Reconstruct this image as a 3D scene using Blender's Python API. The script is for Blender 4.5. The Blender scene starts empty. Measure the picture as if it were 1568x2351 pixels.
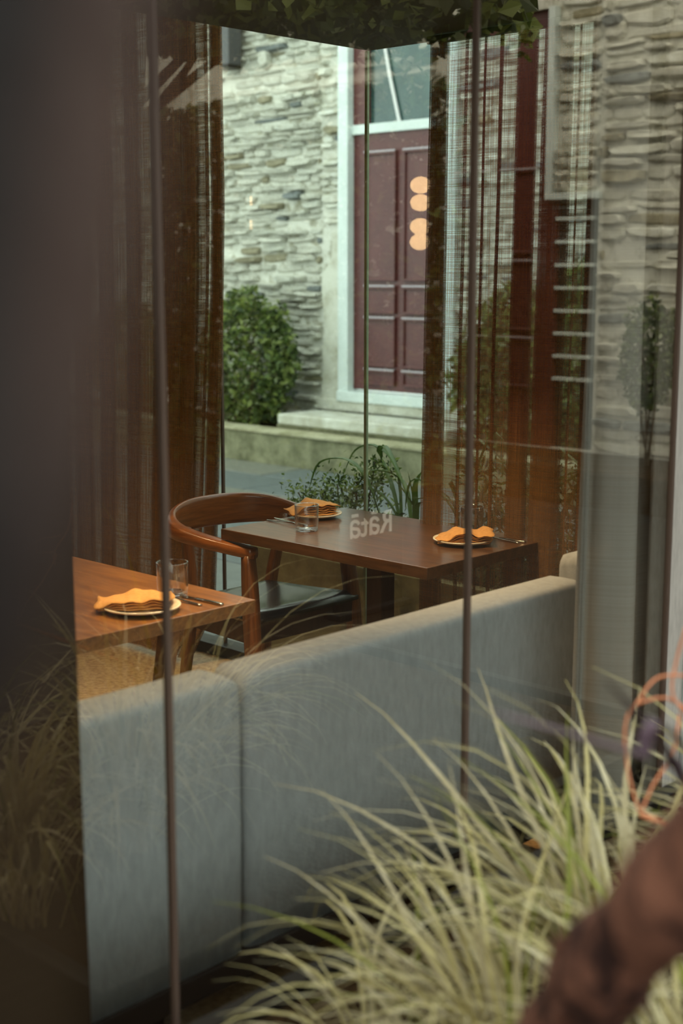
import bpy, bmesh, math, random
from mathutils import Vector, Matrix, noise

C = bpy.context.scene.collection
R = math.radians
rnd = random.Random(7)

# ------------------------------------------------------------------ camera
cam_data = bpy.data.cameras.new('camera')
cam = bpy.data.objects.new('camera', cam_data)
C.objects.link(cam)
cam.location = (0, 0, 1.65)
cam.rotation_euler = (R(90 - 9.84), 0, R(43.8))
cam_data.sensor_fit = 'HORIZONTAL'
cam_data.sensor_width = 24
cam_data.lens = 3200 / 1568 * 24
cam_data.clip_start = 0.02
cam_data.dof.use_dof = True
cam_data.dof.focus_distance = 4.75
cam_data.dof.aperture_fstop = 2.7
bpy.context.scene.camera = cam

# ------------------------------------------------------------------ sky and exposure
world = bpy.data.worlds.new('overcast_sky')
bpy.context.scene.world = world
world.use_nodes = True
bg = world.node_tree.nodes['Background']
bg.inputs[0].default_value = (0.90, 0.98, 0.93, 1)
bg.inputs[1].default_value = 1.85
vs = bpy.context.scene.view_settings
vs.view_transform = 'Standard'
vs.look = 'None'
vs.gamma = 1
vs.exposure = 0.85
vs.use_curve_mapping = False

# ------------------------------------------------------------------ materials
def srgb(r, g, b):
    f = lambda c: (c / 255 / 12.92) if c / 255 <= 0.04045 else ((c / 255 + 0.055) / 1.055) ** 2.4
    return (f(r), f(g), f(b), 1)

def mat(name, col, rough=0.6, col2=None, scale=8, stretch=(1, 1, 1), bump=0.0, bscale=None, metal=0.0,
        coat=0.0, wave=False, translucent=0.0, spec=0.5, coord='Object', detail=6, contrast=(0.35, 0.65)):
    m = bpy.data.materials.new(name)
    m.use_nodes = True
    nt = m.node_tree
    n, l = nt.nodes, nt.links
    p = n['Principled BSDF']
    p.inputs['Base Color'].default_value = col
    p.inputs['Roughness'].default_value = rough
    p.inputs['Metallic'].default_value = metal
    p.inputs['Coat Weight'].default_value = coat
    p.inputs['Coat Roughness'].default_value = 0.12
    p.inputs['Specular IOR Level'].default_value = spec
    if col2 or bump:
        tc = n.new('ShaderNodeTexCoord')
        mp = n.new('ShaderNodeMapping')
        mp.inputs['Scale'].default_value = stretch
        l.new(tc.outputs[coord], mp.inputs['Vector'])
        if wave:
            tx = n.new('ShaderNodeTexWave')
            tx.inputs['Scale'].default_value = scale
            tx.inputs['Distortion'].default_value = 7
            tx.inputs['Detail'].default_value = 4
            tx.inputs['Detail Scale'].default_value = 1.4
        else:
            tx = n.new('ShaderNodeTexNoise')
            tx.inputs['Scale'].default_value = scale
            tx.inputs['Detail'].default_value = detail
            tx.inputs['Roughness'].default_value = 0.62
        l.new(mp.outputs[0], tx.inputs['Vector'])
        if col2:
            cr = n.new('ShaderNodeValToRGB')
            cr.color_ramp.elements[0].position = contrast[0]
            cr.color_ramp.elements[1].position = contrast[1]
            cr.color_ramp.elements[0].color = col
            cr.color_ramp.elements[1].color = col2
            l.new(tx.outputs['Fac'], cr.inputs[0])
            l.new(cr.outputs[0], p.inputs['Base Color'])
        if bump:
            b = n.new('ShaderNodeBump')
            b.inputs['Strength'].default_value = min(1, bump)
            b.inputs['Distance'].default_value = 0.01
            if bscale:
                t2 = n.new('ShaderNodeTexNoise')
                t2.inputs['Scale'].default_value = bscale
                t2.inputs['Detail'].default_value = 5
                l.new(mp.outputs[0], t2.inputs['Vector'])
                l.new(t2.outputs['Fac'], b.inputs['Height'])
            else:
                l.new(tx.outputs['Fac'], b.inputs['Height'])
            l.new(b.outputs[0], p.inputs['Normal'])
    if translucent:
        tr = n.new('ShaderNodeBsdfTranslucent')
        tr.inputs[0].default_value = col2 or col
        mx = n.new('ShaderNodeMixShader')
        mx.inputs[0].default_value = translucent
        l.new(p.outputs[0], mx.inputs[1])
        l.new(tr.outputs[0], mx.inputs[2])
        l.new(mx.outputs[0], n['Material Output'].inputs[0])
    return m

def glass_pane_mat(name, f0, tint, power=3.0, coating=(1, 1, 1, 1)):
    m = bpy.data.materials.new(name)
    m.use_nodes = True
    n, l = m.node_tree.nodes, m.node_tree.links
    n.remove(n['Principled BSDF'])
    t = n.new('ShaderNodeBsdfTransparent')
    t.inputs[0].default_value = tint
    g = n.new('ShaderNodeBsdfGlossy')
    g.inputs['Roughness'].default_value = 0.0
    g.inputs[0].default_value = coating
    lw = n.new('ShaderNodeLayerWeight')
    lw.inputs[0].default_value = 0.5
    pw = n.new('ShaderNodeMath'); pw.operation = 'POWER'; pw.inputs[1].default_value = power
    l.new(lw.outputs['Facing'], pw.inputs[0])
    f = n.new('ShaderNodeMath'); f.operation = 'MULTIPLY_ADD'
    f.inputs[1].default_value = 1 - f0; f.inputs[2].default_value = f0
    l.new(pw.outputs[0], f.inputs[0])
    mx = n.new('ShaderNodeMixShader')
    l.new(f.outputs[0], mx.inputs[0])
    l.new(t.outputs[0], mx.inputs[1])
    l.new(g.outputs[0], mx.inputs[2])
    l.new(mx.outputs[0], n['Material Output'].inputs[0])
    return m

def curtain_mat(name, col, cover):
    """open linen weave: threads are diffuse and translucent, the gaps between them let light through; UV is in metres"""
    m = bpy.data.materials.new(name)
    m.use_nodes = True
    n, l = m.node_tree.nodes, m.node_tree.links
    n.remove(n['Principled BSDF'])
    uv = n.new('ShaderNodeUVMap')
    facs = []
    for sx, sy in ((7, 900), (700, 5)):
        mp = n.new('ShaderNodeMapping')
        mp.inputs['Scale'].default_value = (sx, sy, 1)
        tx = n.new('ShaderNodeTexNoise')
        tx.inputs['Scale'].default_value = 0.42
        tx.inputs['Detail'].default_value = 2.5
        l.new(uv.outputs[0], mp.inputs[0])
        l.new(mp.outputs[0], tx.inputs['Vector'])
        facs.append(tx.outputs['Fac'])
    add = n.new('ShaderNodeMath'); add.operation = 'ADD'
    l.new(facs[0], add.inputs[0]); l.new(facs[1], add.inputs[1])
    mr = n.new('ShaderNodeMapRange')
    mr.inputs['From Min'].default_value = 0.68
    mr.inputs['From Max'].default_value = 1.32
    mr.inputs['To Min'].default_value = min(1.0, cover - 0.38)
    mr.inputs['To Max'].default_value = min(1.0, cover + 0.38)
    l.new(add.outputs[0], mr.inputs[0])
    hs = n.new('ShaderNodeMix'); hs.data_type = 'RGBA'
    hs.inputs['A'].default_value = col
    hs.inputs['B'].default_value = (col[0] * 0.6, col[1] * 0.58, col[2] * 0.55, 1)
    l.new(facs[0], hs.inputs['Factor'])
    d = n.new('ShaderNodeBsdfDiffuse')
    t = n.new('ShaderNodeBsdfTranslucent')
    l.new(hs.outputs['Result'], d.inputs[0])
    l.new(hs.outputs['Result'], t.inputs[0])
    dm = n.new('ShaderNodeMixShader'); dm.inputs[0].default_value = 0.22
    l.new(d.outputs[0], dm.inputs[1]); l.new(t.outputs[0], dm.inputs[2])
    tr = n.new('ShaderNodeBsdfTransparent')
    mx = n.new('ShaderNodeMixShader')
    l.new(mr.outputs[0], mx.inputs[0])
    l.new(tr.outputs[0], mx.inputs[1])
    l.new(dm.outputs[0], mx.inputs[2])
    l.new(mx.outputs[0], n['Material Output'].inputs[0])
    return m

def emit_mat(name, col, s):
    m = bpy.data.materials.new(name)
    m.use_nodes = True
    n, l = m.node_tree.nodes, m.node_tree.links
    n.remove(n['Principled BSDF'])
    e = n.new('ShaderNodeEmission')
    e.inputs[0].default_value = col
    e.inputs[1].default_value = s
    l.new(e.outputs[0], n['Material Output'].inputs[0])
    return m

M = {}
M['near_glass'] = glass_pane_mat('near_window_glass', 0.04, (0.94, 0.97, 0.94, 1), 1.45, (1.0, 0.87, 0.74, 1))
M['far_glass'] = glass_pane_mat('far_window_glass', 0.05, (0.90, 0.96, 0.94, 1))
M['silicone'] = mat('silicone_joint', srgb(94, 76, 66), 0.5)
M['steel_dark'] = mat('dark_metal', srgb(38, 34, 31), 0.45, metal=0.6)
M['pale_joint'] = mat('pale_glass_edge', srgb(150, 165, 135), 0.25)
M['wash'] = mat('limewashed_stone', srgb(208, 208, 196), 0.9, srgb(176, 174, 158), 9, bump=0.6, bscale=30)
M['wash2'] = mat('worn_limewashed_stone', srgb(178, 176, 158), 0.9, srgb(208, 210, 200), 12, bump=0.6, bscale=30)
M['olive'] = mat('bare_olive_stone', srgb(120, 113, 88), 0.9, srgb(160, 154, 130), 14, bump=0.6, bscale=30)
M['slate'] = mat('bare_grey_slate', srgb(88, 92, 90), 0.85, srgb(134, 140, 138), 14, bump=0.6, bscale=30)
M['mortar'] = mat('old_lime_mortar', srgb(150, 147, 128), 0.95, srgb(206, 206, 194), 7, bump=0.8, bscale=26, contrast=(0.36, 0.5))
M['frame_white'] = mat('white_painted_render', srgb(214, 224, 220), 0.6, srgb(200, 210, 205), 5)
M['render_grey'] = mat('weathered_render', srgb(204, 204, 190), 0.85, srgb(150, 146, 122), 4, bump=0.4, bscale=20, contrast=(0.45, 0.75))
M['door_red'] = mat('maroon_door_paint', srgb(92, 44, 42), 0.4, srgb(82, 38, 37), 6)
M['door_highlight'] = mat('painted_moulding_highlight', srgb(170, 160, 165), 0.6)  # pale colour imitates the highlights along the door mouldings
M['dark_glass'] = mat('dark_pane', srgb(36, 62, 60), 0.08, srgb(56, 84, 80), 3, spec=0.8)
M['stepstone'] = mat('step_stone', srgb(205, 206, 194), 0.85, srgb(170, 168, 150), 6, bump=0.4, bscale=24)
M['olive_side'] = mat('olive_kerb', srgb(92, 92, 66), 0.95, srgb(140, 138, 108), 7, bump=0.6, bscale=20)  # olive stone with random lighter patches
M['kerbtop'] = mat('pale_kerb_top', srgb(172, 168, 138), 0.9, srgb(132, 128, 96), 6, bump=0.4, bscale=20)  # paler tone for the top of the kerb
M['paving'] = [mat('wet_paving_%s' % w, srgb(*c), 0.42, srgb(*d), 9, bump=0.25, bscale=40) for w, c, d in
               (('grey', (92, 98, 96), (112, 117, 113)), ('blue', (84, 92, 94), (100, 108, 108)), ('warm', (100, 102, 94), (120, 120, 110)))]
M['dark_ground'] = mat('dark_wet_decking', srgb(50, 44, 38), 0.95, srgb(38, 34, 30), 6, spec=0.1)
M['grey_clad'] = mat('grey_fabric_clad_board', srgb(192, 184, 176), 0.9, srgb(172, 164, 156), 90, stretch=(1, 1, .2))
M['grey_clad_light'] = mat('pale_grey_clad_board', srgb(198, 202, 194), 0.9, srgb(180, 184, 176), 90, stretch=(1, 1, .2))
M['grout'] = mat('paving_joint', srgb(52, 54, 50), 0.9)
M['floor'] = mat('sandy_floor', srgb(172, 140, 96), 0.55, srgb(140, 106, 66), 45, bump=0.15, bscale=90, contrast=(0.4, 0.62))
M['ceiling'] = mat('dark_ceiling', srgb(52, 42, 32), 0.8)
M['ceiling_olive'] = mat('olive_ceiling_band', srgb(98, 92, 72), 0.8)
M['interior_wall'] = mat('dark_interior_wall', srgb(70, 54, 42), 0.8, srgb(60, 46, 36), 3)
M['planter'] = mat('mottled_concrete', srgb(150, 132, 84), 0.9, srgb(104, 88, 52), 9, bump=0.4, bscale=30, contrast=(0.3, 0.7))
M['soil'] = mat('planter_soil', srgb(44, 34, 24), 1.0, srgb(66, 52, 36), 40, bump=0.8, spec=0.0)
M['linen_grey'] = mat('grey_linen', srgb(176, 178, 180), 0.95, srgb(156, 158, 160), 60, stretch=(1, 1, 0.35), bump=0.25, bscale=500, contrast=(0.3, 0.7))
M['plinth'] = mat('dark_timber_plinth', srgb(34, 22, 16), 0.6)
M['wood_table'] = mat('walnut_table_wood', srgb(98, 64, 36), 0.30, srgb(68, 43, 24), 6, stretch=(1.2, 9, 9), bump=0.06, coat=0.35)
M['wood_warm'] = mat('warm_table_wood', srgb(140, 92, 44), 0.34, srgb(104, 64, 29), 6, stretch=(1.2, 9, 9), bump=0.06, coat=0.25)
M['wood_dark'] = mat('dark_leg_wood', srgb(40, 24, 16), 0.5, srgb(54, 32, 20), 8, stretch=(6, 6, 1))
M['wood_chair'] = mat('chestnut_chair_wood', srgb(134, 80, 38), 0.30, srgb(88, 50, 25), 5, stretch=(1, 1, 3.2), wave=True, coat=0.3, contrast=(0.1, 0.9))
M['wood_rail'] = mat('chestnut_rail_wood', srgb(146, 86, 40), 0.28, srgb(92, 50, 22), 5, stretch=(1.5, 1.5, 16), coat=0.3, contrast=(0.3, 0.7))
M['wood_leg'] = mat('chestnut_leg_wood', srgb(116, 70, 34), 0.35, srgb(74, 42, 20), 5, stretch=(16, 16, 1.2), coat=0.2, contrast=(0.3, 0.7))
M['leather'] = mat('black_leather', srgb(34, 38, 42), 0.24, bump=0.08, bscale=220, spec=0.7, coat=0.5)
M['plate'] = mat('cream_glazed_ceramic', srgb(226, 212, 186), 0.25, coat=0.4)
M['napkin'] = mat('mustard_linen_napkin', srgb(206, 150, 84), 0.9, srgb(190, 134, 70), 90, bump=0.2, bscale=600)
M['cutlery'] = mat('polished_steel', srgb(190, 182, 170), 0.18, metal=1.0)
M['tumbler'] = glass_pane_mat('tumbler_glass', 0.08, (0.97, 0.97, 0.965, 1), 2.0)
M['tumbler_base'] = glass_pane_mat('tumbler_base_glass', 0.25, (0.90, 0.92, 0.92, 1))
M['curtain'] = curtain_mat('brown_linen_sheer', srgb(160, 120, 80), 0.57)
M['curtain_daylit'] = curtain_mat('daylit_linen', srgb(206, 202, 196), 1.30)  # same linen as the brown curtains, with daylight put into the colour
M['curtain_dark'] = curtain_mat('dark_brown_linen', srgb(92, 74, 60), 1.3)
M['brown_wall'] = mat('red_brown_brick', srgb(124, 96, 84), 0.9, srgb(104, 80, 70), 4, bump=0.3, bscale=20)
M['bark_red'] = mat('red_brown_bark', srgb(150, 98, 76), 0.9, srgb(58, 30, 22), 26, stretch=(1, 1, 0.45), bump=1.0, contrast=(0.44, 0.56))
M['bark_brown'] = mat('smooth_brown_bark', srgb(78, 60, 53), 0.95, srgb(66, 50, 44), 12, stretch=(1, 1, 0.25), bump=0.4)
M['bark_dark'] = mat('dark_bark', srgb(30, 23, 21), 0.95, srgb(20, 15, 14), 12, stretch=(1, 1, 0.25), bump=0.8)
M['grass'] = [mat('grass_%s' % w, srgb(*c), 0.6, srgb(*d), 30, stretch=(1, 1, 0.1), translucent=0.25) for w, c, d in
              (('cream', (224, 214, 180), (200, 188, 142)), ('yellow', (212, 200, 150), (186, 172, 112)), ('straw', (208, 196, 162), (176, 162, 122)), ('green', (140, 142, 52), (112, 118, 36)))]
M['flax'] = mat('purple_flax_leaf', srgb(104, 84, 94), 0.45, srgb(78, 60, 70), 20, stretch=(1, 1, 0.1))
M['twig'] = mat('orange_twig', srgb(206, 128, 88), 0.7)
M['stem'] = mat('brown_stem', srgb(74, 60, 40), 0.9)
M['leaf'] = [mat('leaf_%s' % w, srgb(*c), 0.5, translucent=0.45) for w, c in
             (('light', (132, 146, 76)), ('mid', (86, 106, 46)), ('dark', (52, 70, 34)), ('pale', (150, 160, 120)))]
M['strap'] = mat('green_strap_leaf', srgb(92, 116, 52), 0.4, srgb(70, 94, 40), 6, translucent=0.25)
M['white_paint'] = mat('white_enamel', srgb(225, 225, 222), 0.5)
M['letters'] = mat('white_letter', srgb(240, 240, 238), 0.5)
M['sign'] = mat('dark_sign_panel', srgb(34, 30, 28), 0.6)
M['globe'] = emit_mat('warm_globe', (1.0, 0.60, 0.27, 1), 9)
M['lamp_face'] = emit_mat('warm_lamp', (1.0, 0.62, 0.32, 1), 6)
M['brass'] = mat('brass_rod', srgb(120, 90, 50), 0.35, metal=1.0)
M['grey_box'] = mat('grey_painted_metal', srgb(70, 70, 70), 0.5)

# ------------------------------------------------------------------ helpers
def link(name, me, m, parent=None, smooth=False):
    o = bpy.data.objects.new(name, me)
    C.objects.link(o)
    if m is not None and not me.materials:
        for x in (m if isinstance(m, (list, tuple)) else [m]):
            me.materials.append(x)
    if parent:
        o.parent = parent
    if smooth:
        for p in me.polygons:
            p.use_smooth = True
    return o

def tag(o, label, cat, group=None):
    o['label'] = label
    o['category'] = cat
    if group:
        o['group'] = group
    return o

def thing(name, label, cat, loc=(0, 0, 0), rz=0, group=None):
    o = bpy.data.objects.new(name, None)
    o.empty_display_size = 0.1
    C.objects.link(o)
    o.location = loc
    o.rotation_euler = (0, 0, rz)
    return tag(o, label, cat, group)

def struct(o):
    o['kind'] = 'structure'
    return o

class B:
    def __init__(s):
        s.bm = bmesh.new()
    def box(s, x0, x1, y0, y1, z0, z1, bev=0.0, seg=2, mi=0):
        r = bmesh.ops.create_cube(s.bm, size=1)
        vs = r['verts']
        bmesh.ops.scale(s.bm, vec=(x1 - x0, y1 - y0, z1 - z0), verts=vs)
        bmesh.ops.translate(s.bm, vec=((x0 + x1) / 2, (y0 + y1) / 2, (z0 + z1) / 2), verts=vs)
        fs = set(f for v in vs for f in v.link_faces)
        for f in fs:
            f.material_index = mi
        if bev:
            es = list(set(e for v in vs for e in v.link_edges))
            bmesh.ops.bevel(s.bm, geom=es, offset=bev, segments=seg, affect='EDGES', profile=0.6)
        return s
    def grid(s, rows, closed=False, uv=None, mi=0):
        """rows: list of lists of points"""
        vv = [[s.bm.verts.new(p) for p in r] for r in rows]
        lay = s.bm.loops.layers.uv.verify() if uv else None
        for i in range(len(rows) - 1):
            n = len(rows[i])
            for j in range(n if closed else n - 1):
                k = (j + 1) % n
                try:
                    f = s.bm.faces.new((vv[i][j], vv[i][k], vv[i + 1][k], vv[i + 1][j]))
                except ValueError:
                    continue
                f.material_index = mi
                if uv:
                    for lp, (a, b) in zip(f.loops, ((i, j), (i, k), (i + 1, k), (i + 1, j))):
                        lp[lay].uv = uv[a][b]
        return vv
    def loft(s, rings, cap=True, mi=0):
        vv = s.grid(rings, closed=True, mi=mi)
        if cap:
            s.bm.faces.new(list(reversed(vv[0]))).material_index = mi
            s.bm.faces.new(vv[-1]).material_index = mi
        return s
    def tube(s, pts, rad, n=8, flat=1.0, cap=True, mi=0, jitter=0):
        pts = [Vector(p) for p in pts]
        rings = []
        up = Vector((0, 0, 1))
        for i, p in enumerate(pts):
            d = (pts[min(i + 1, len(pts) - 1)] - pts[max(i - 1, 0)]).normalized()
            a = d.cross(up)
            if a.length < 1e-3:
                a = d.cross(Vector((0, 1, 0)))
            a.normalize()
            b = a.cross(d).normalized()
            r = rad[i] if isinstance(rad, (list, tuple)) else rad
            ring = []
            for k in range(n):
                t = 2 * math.pi * k / n
                rr = r * (1 + (jitter * (noise.noise(Vector((k * 1.7, i * 0.6, 3.1)))) if jitter else 0))
                ring.append(p + a * (math.cos(t) * rr) + b * (math.sin(t) * rr * flat))
            rings.append(ring)
        return s.loft(rings, cap, mi)
    def lathe(s, prof, n=32, c=(0, 0, 0), cap=True):
        rings = [[(c[0] + r * math.cos(2 * math.pi * k / n), c[1] + r * math.sin(2 * math.pi * k / n), c[2] + z) for k in range(n)] for r, z in prof]
        return s.loft(rings, cap)
    def mesh(s, name):
        bmesh.ops.recalc_face_normals(s.bm, faces=s.bm.faces[:])
        me = bpy.data.meshes.new(name)
        s.bm.to_mesh(me)
        s.bm.free()
        return me
    def obj(s, name, m, parent=None, smooth=False):
        return link(name, s.mesh(name), m, parent, smooth)

def catmull(pts, n=8):
    pts = [Vector(p) for p in pts]
    out = []
    for i in range(len(pts) - 1):
        p0 = pts[max(i - 1, 0)]; p1 = pts[i]; p2 = pts[i + 1]; p3 = pts[min(i + 2, len(pts) - 1)]
        for k in range(n):
            t = k / n
            out.append(0.5 * ((2 * p1) + (-p0 + p2) * t + (2 * p0 - 5 * p1 + 4 * p2 - p3) * t * t + (-p0 + 3 * p1 - 3 * p2 + p3) * t ** 3))
    out.append(pts[-1])
    return out

# ================================================================== SETTING
YF = 3.9          # far window wall plane
XG = -1.75        # near window wall plane
YB = 9.0          # stone facade plane
ZC = 2.44         # lower ceiling

# room floor, ceilings, solid walls
struct(B().box(-7.5, XG, -3, YF, -0.12, 0).obj('floor', M['floor']))
struct(B().box(-3.6, XG + 0.0, -3, YF, ZC, 2.62).obj('ceiling', M['ceiling']))
struct(B().box(-7.5, -3.6, -3, YF, 3.0, 3.12).obj('ceiling_upper', M['ceiling']))
struct(B().box(-3.6, XG, 2.2, 2.62, ZC - 0.03, ZC).obj('trim_1', M['ceiling_olive']))
struct(B().box(-7.62, -7.5, -3, YF, -0.12, 3.12).obj('wall_left', M['interior_wall']))
struct(B().box(-7.5, XG, -3.12, -3, -0.12, 3.12).obj('wall_front', M['interior_wall']))
# roof upstand and canopy above the near window
struct(B().box(XG - 0.1, XG + 0.02, -3, YF, 2.62, 3.2).obj('wall_right', M['steel_dark']))
struct(B().box(XG + 0.02, XG + 0.95, -3, YF, 2.62, 2.74).obj('trim_2', M['steel_dark']))
struct(B().box(XG - 0.02, XG + 0.05, -3, YF, -0.1, 0.05).obj('trim_3', M['steel_dark']))

# near window: frameless panes butt-jointed with dark silicone
win = struct(B().box(XG - 0.03, XG + 0.03, -3, YF, 2.40, ZC).obj('window_1', M['steel_dark']))
ys = [-1.75, -0.96, -0.17, 0.62, 1.41, 2.20, 2.99]
for a, b in zip(ys[:-1], ys[1:]):
    bm = B(); bm.grid([[(XG, a + .0045, 0.05), (XG, b - .0045, 0.05)], [(XG, a + .0045, 2.40), (XG, b - .0045, 2.40)]])
    bm.obj('pane', M['near_glass'], win)
for y in ys:
    B().box(XG - 0.008, XG + 0.006, y - .0045, y + .0045, 0.05, 2.40).obj('glass_joint', M['silicone'], win)
cl_ = struct(B().box(XG - 0.06, XG + 0.0, 3.0, 3.085, 0.0, 2.62, 0.006).obj('trim_6', M['grey_clad']))
B().box(XG - 0.06, XG - 0.02, 3.085, 3.10, 0.0, 2.62).obj('shadow_gap', M['steel_dark'], cl_)
B().box(XG - 0.06, XG + 0.0, 3.10, 3.78, 0.0, 2.62, 0.006).obj('cladding_board', M['grey_clad_light'], cl_)
struct(B().box(XG - 0.08, XG + 0.08, 3.78, 3.98, -0.1, 2.62, 0.01).obj('trim_4', M['steel_dark']))

# far window wall
win2 = struct(B().box(-7.5, XG - 0.08, YF - 0.05, YF + 0.05, 0.0, 0.05, 0.004).obj('window_2', M['steel_dark']))
xs = [-7.5, -6.1, -5.27, -4.44, -3.61, -2.78, -1.84]
for a, b in zip(xs[:-1], xs[1:]):
    top = 3.0 if b <= -3.6 else ZC
    bm = B(); bm.grid([[(a + .005, YF, 0.05), (b - .005, YF, 0.05)], [(a + .005, YF, top), (b - .005, YF, top)]])
    bm.obj('pane', M['far_glass'], win2)
for x in xs[1:-1]:
    B().box(x - .006, x + .006, YF - 0.006, YF + 0.006, 0.05, 3.0 if x < -3.7 else ZC).obj('glass_joint', M['pale_joint'] if abs(x + 3.61) < .05 else M['silicone'], win2)
struct(B().box(-7.5, -3.6, YF - 0.06, YF + 0.06, 2.96, 3.06).obj('trim_5', M['steel_dark']))

# ------------------------------------------------------------------ alley ground
ground = struct(B().box(-16, 12, YF + 0.06, 8.2, -0.16, -0.03).obj('pavement', M['grout']))
slab_me = []
for k in range(3):
    slab_me.append(B().box(-0.5, 0.5, -0.5, 0.5, -0.04, 0.0, 0.008, 1).mesh('paving_slab'))
    slab_me[k].materials.append(M['paving'][k])
yy = YF + 0.08
row = 0
while yy < 8.15:
    d = min(0.62, 8.2 - yy)
    xx = -11.0 + (0.45 if row % 2 else 0)
    while xx < -1.8:
        o = link('paving_slab', slab_me[rnd.randrange(3)], None, ground)
        o.scale = (0.885, d - 0.014, 1)
        o.location = (xx + .45, yy + d / 2, rnd.uniform(-.003, .003))
        xx += 0.9
    yy += d
    row += 1
struct(B().box(XG + 0.05, 12, -6, YF + 0.06, -0.16, 0.0).obj('courtyard_ground', M['dark_ground']))
struct(B().box(-1.8, 12, YF + 0.06, 8.2, -0.03, 0.0).obj('courtyard_paving', M['dark_ground']))
kerb = struct(B().box(-16, -1.0, 8.2, 8.42, -0.1, 0.262, 0.02).obj('kerb', M['olive_side']))
B().box(-16, -1.0, 8.185, 8.44, 0.258, 0.285, 0.008).obj('kerb_top', M['kerbtop'], kerb)
struct(B().box(-16, 12, 8.42, YB + .045, -.16, 0.262).obj('raised_bed', M['soil']))
struct(B().box(-0.995, 12, 8.2, 8.42, -0.1, 0.262, 0.02).obj('bed_edging', M['soil']))

# ------------------------------------------------------------------ stone facade
facade = struct(bpy.data.objects.new('wall_back', None)); C.objects.link(facade)
DX0, DX1, DZ0, DZ1 = -8.53, -7.45, 0.61, 4.1       # door opening incl. transom
WX0, WX1, WZ0, WZ1 = 2.5, 2.92, 0.27, 2.18         # shuttered window further along
RX0, RX1, RZ0, RZ1 = 2.92, 4.0, 0.27, 3.6          # second maroon door
FZ = 6.5
bm = B()
for x0, x1, z0, z1 in ((-14, DX0 - .1, -.1, FZ), (DX0 - .1, DX1 + .1, DZ1, FZ), (DX0 - .1, DX1 + .1, -.1, DZ0 - .1),
                       (DX1 + .1, WX0, -.1, FZ), (WX0, WX1, -.1, WZ0), (WX0, WX1, WZ1, FZ), (RX0, RX1, -.1, RZ0), (RX0, RX1, RZ1, FZ), (RX1, 12, -.1, FZ)):
    bm.box(x0, x1, YB + 0.04, YB + 0.3, z0, z1)
bm.obj('mortar_bed', M['mortar'], facade)

def stone_mesh(seed):
    r = random.Random(seed)
    n = 10
    outer, inner = [], []
    for k in range(n):
        t = 2 * math.pi * k / n + 0.2
        c, s_ = math.cos(t), math.sin(t)
        x = 0.5 * math.copysign(abs(c) ** 0.4, c) * r.uniform(0.90, 1.06)
        z = 0.5 * math.copysign(abs(s_) ** 0.45, s_) * r.uniform(0.72, 1.12)
        outer.append((x, z))
    lean = r.uniform(-.2, .2)
    rings = [[(x, 0.06, z) for x, z in outer],
             [(x, -0.4 + lean * z, z * 0.96) for x, z in outer],
             [(x * 0.86, -0.9 + lean * z + r.uniform(-.1, .1), z * 0.66) for x, z in outer]]
    b = B(); b.loft(rings)
    return b

stone_meshes = {}
for mk in ('wash', 'wash2', 'olive', 'slate'):
    stone_meshes[mk] = []
    for k in range(7):
        me = stone_mesh(k * 13 + 5).mesh('stone')
        me.materials.append(M[mk])
        stone_meshes[mk].append(me)

def courses(x0, x1, z0, z1, rr, big=1.0):
    z = z0
    ph = rr.uniform(0, 9)
    while z < z1:
        h = rr.choice((.045, .055, .065, .07, .08, .095)) * big
        x = x0 - rr.uniform(0, .15)
        while x < x1:
            w = rr.uniform(.14, .50) * (0.8 if h > .075 * big else 1) * big
            if rr.random() < .03 and z + 0.1 < z1:
                hh = h * 2.0; dz = h * .5
            else:
                hh = h * rr.uniform(.75, 1.1); dz = rr.uniform(-.01, .01)
            xa, xb = max(x, x0), min(x + w, x1)
            if xb - xa > .05 and rr.random() > 0.07:
                xm = (xa + xb) / 2
                zz = z + h / 2 + dz + 0.02 * noise.noise(Vector((xm * 1.3, z * 2, ph)))
                mk = rr.choices(('wash', 'wash2', 'olive', 'slate'), (0.66, 0.22, .05, .07))[0]
                yield xm, zz, xb - xa - rr.uniform(.004, .02), hh - .006, mk, rr.randrange(7), rr.choice((.02, .035, .05, .075, .09)), rr.uniform(-.05, .05)
            x += w
        z += h
rs = random.Random(11)
left_stones = list(courses(-10.55, DX0 - .37, .27, 4.2, rs))
left_stones.sort(key=lambda s: abs(s[0] + 9.3))
count = 0
rest = []
for s in left_stones:
    if count < 290:
        o = link('stone', stone_meshes[s[4]][s[5]], None, facade)
        o.location = (s[0], YB + .04, s[1]); o.scale = (s[2], s[6], s[3]); o.rotation_euler = (0, s[7], 0)
        count += 1
    else:
        rest.append(s)
for reg in ((-14, -10.55, .27, 4.4), (-10.55, DX0 - .12, 4.2, 4.8), (DX0 - .37, DX0 - .10, 2.05, 4.2), (DX1 + .13, -2.2, .27, 4.6), (1.2, WX0 - .02, .27, 4.6),
            (WX0, WX1 - .05, WZ1 + .04, 4.6), (RX1 + .1, 6.5, .27, 4.4)):
    rest += list(courses(*reg, rs, 1.0 if reg[0] < 0 else 1.35))
bm = bmesh.new()
mats = [M[k] for k in ('wash', 'wash2', 'olive', 'slate')]
for s in rest:
    me = stone_meshes[s[4]][s[5]]
    mtx = Matrix.Translation((s[0], YB + .04, s[1])) @ Matrix.Rotation(s[7], 4, 'Y') @ Matrix.Diagonal((s[2], s[6], s[3], 1))
    idx = ('wash', 'wash2', 'olive', 'slate').index(s[4])
    nv = [bm.verts.new(mtx @ v.co) for v in me.vertices]
    for p in me.polygons:
        f = bm.faces.new([nv[i] for i in p.vertices]); f.material_index = idx
me = bpy.data.meshes.new('stonework'); bm.to_mesh(me); bm.free()
o = link('stonework', me, mats, facade); o['kind'] = 'stuff'

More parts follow.
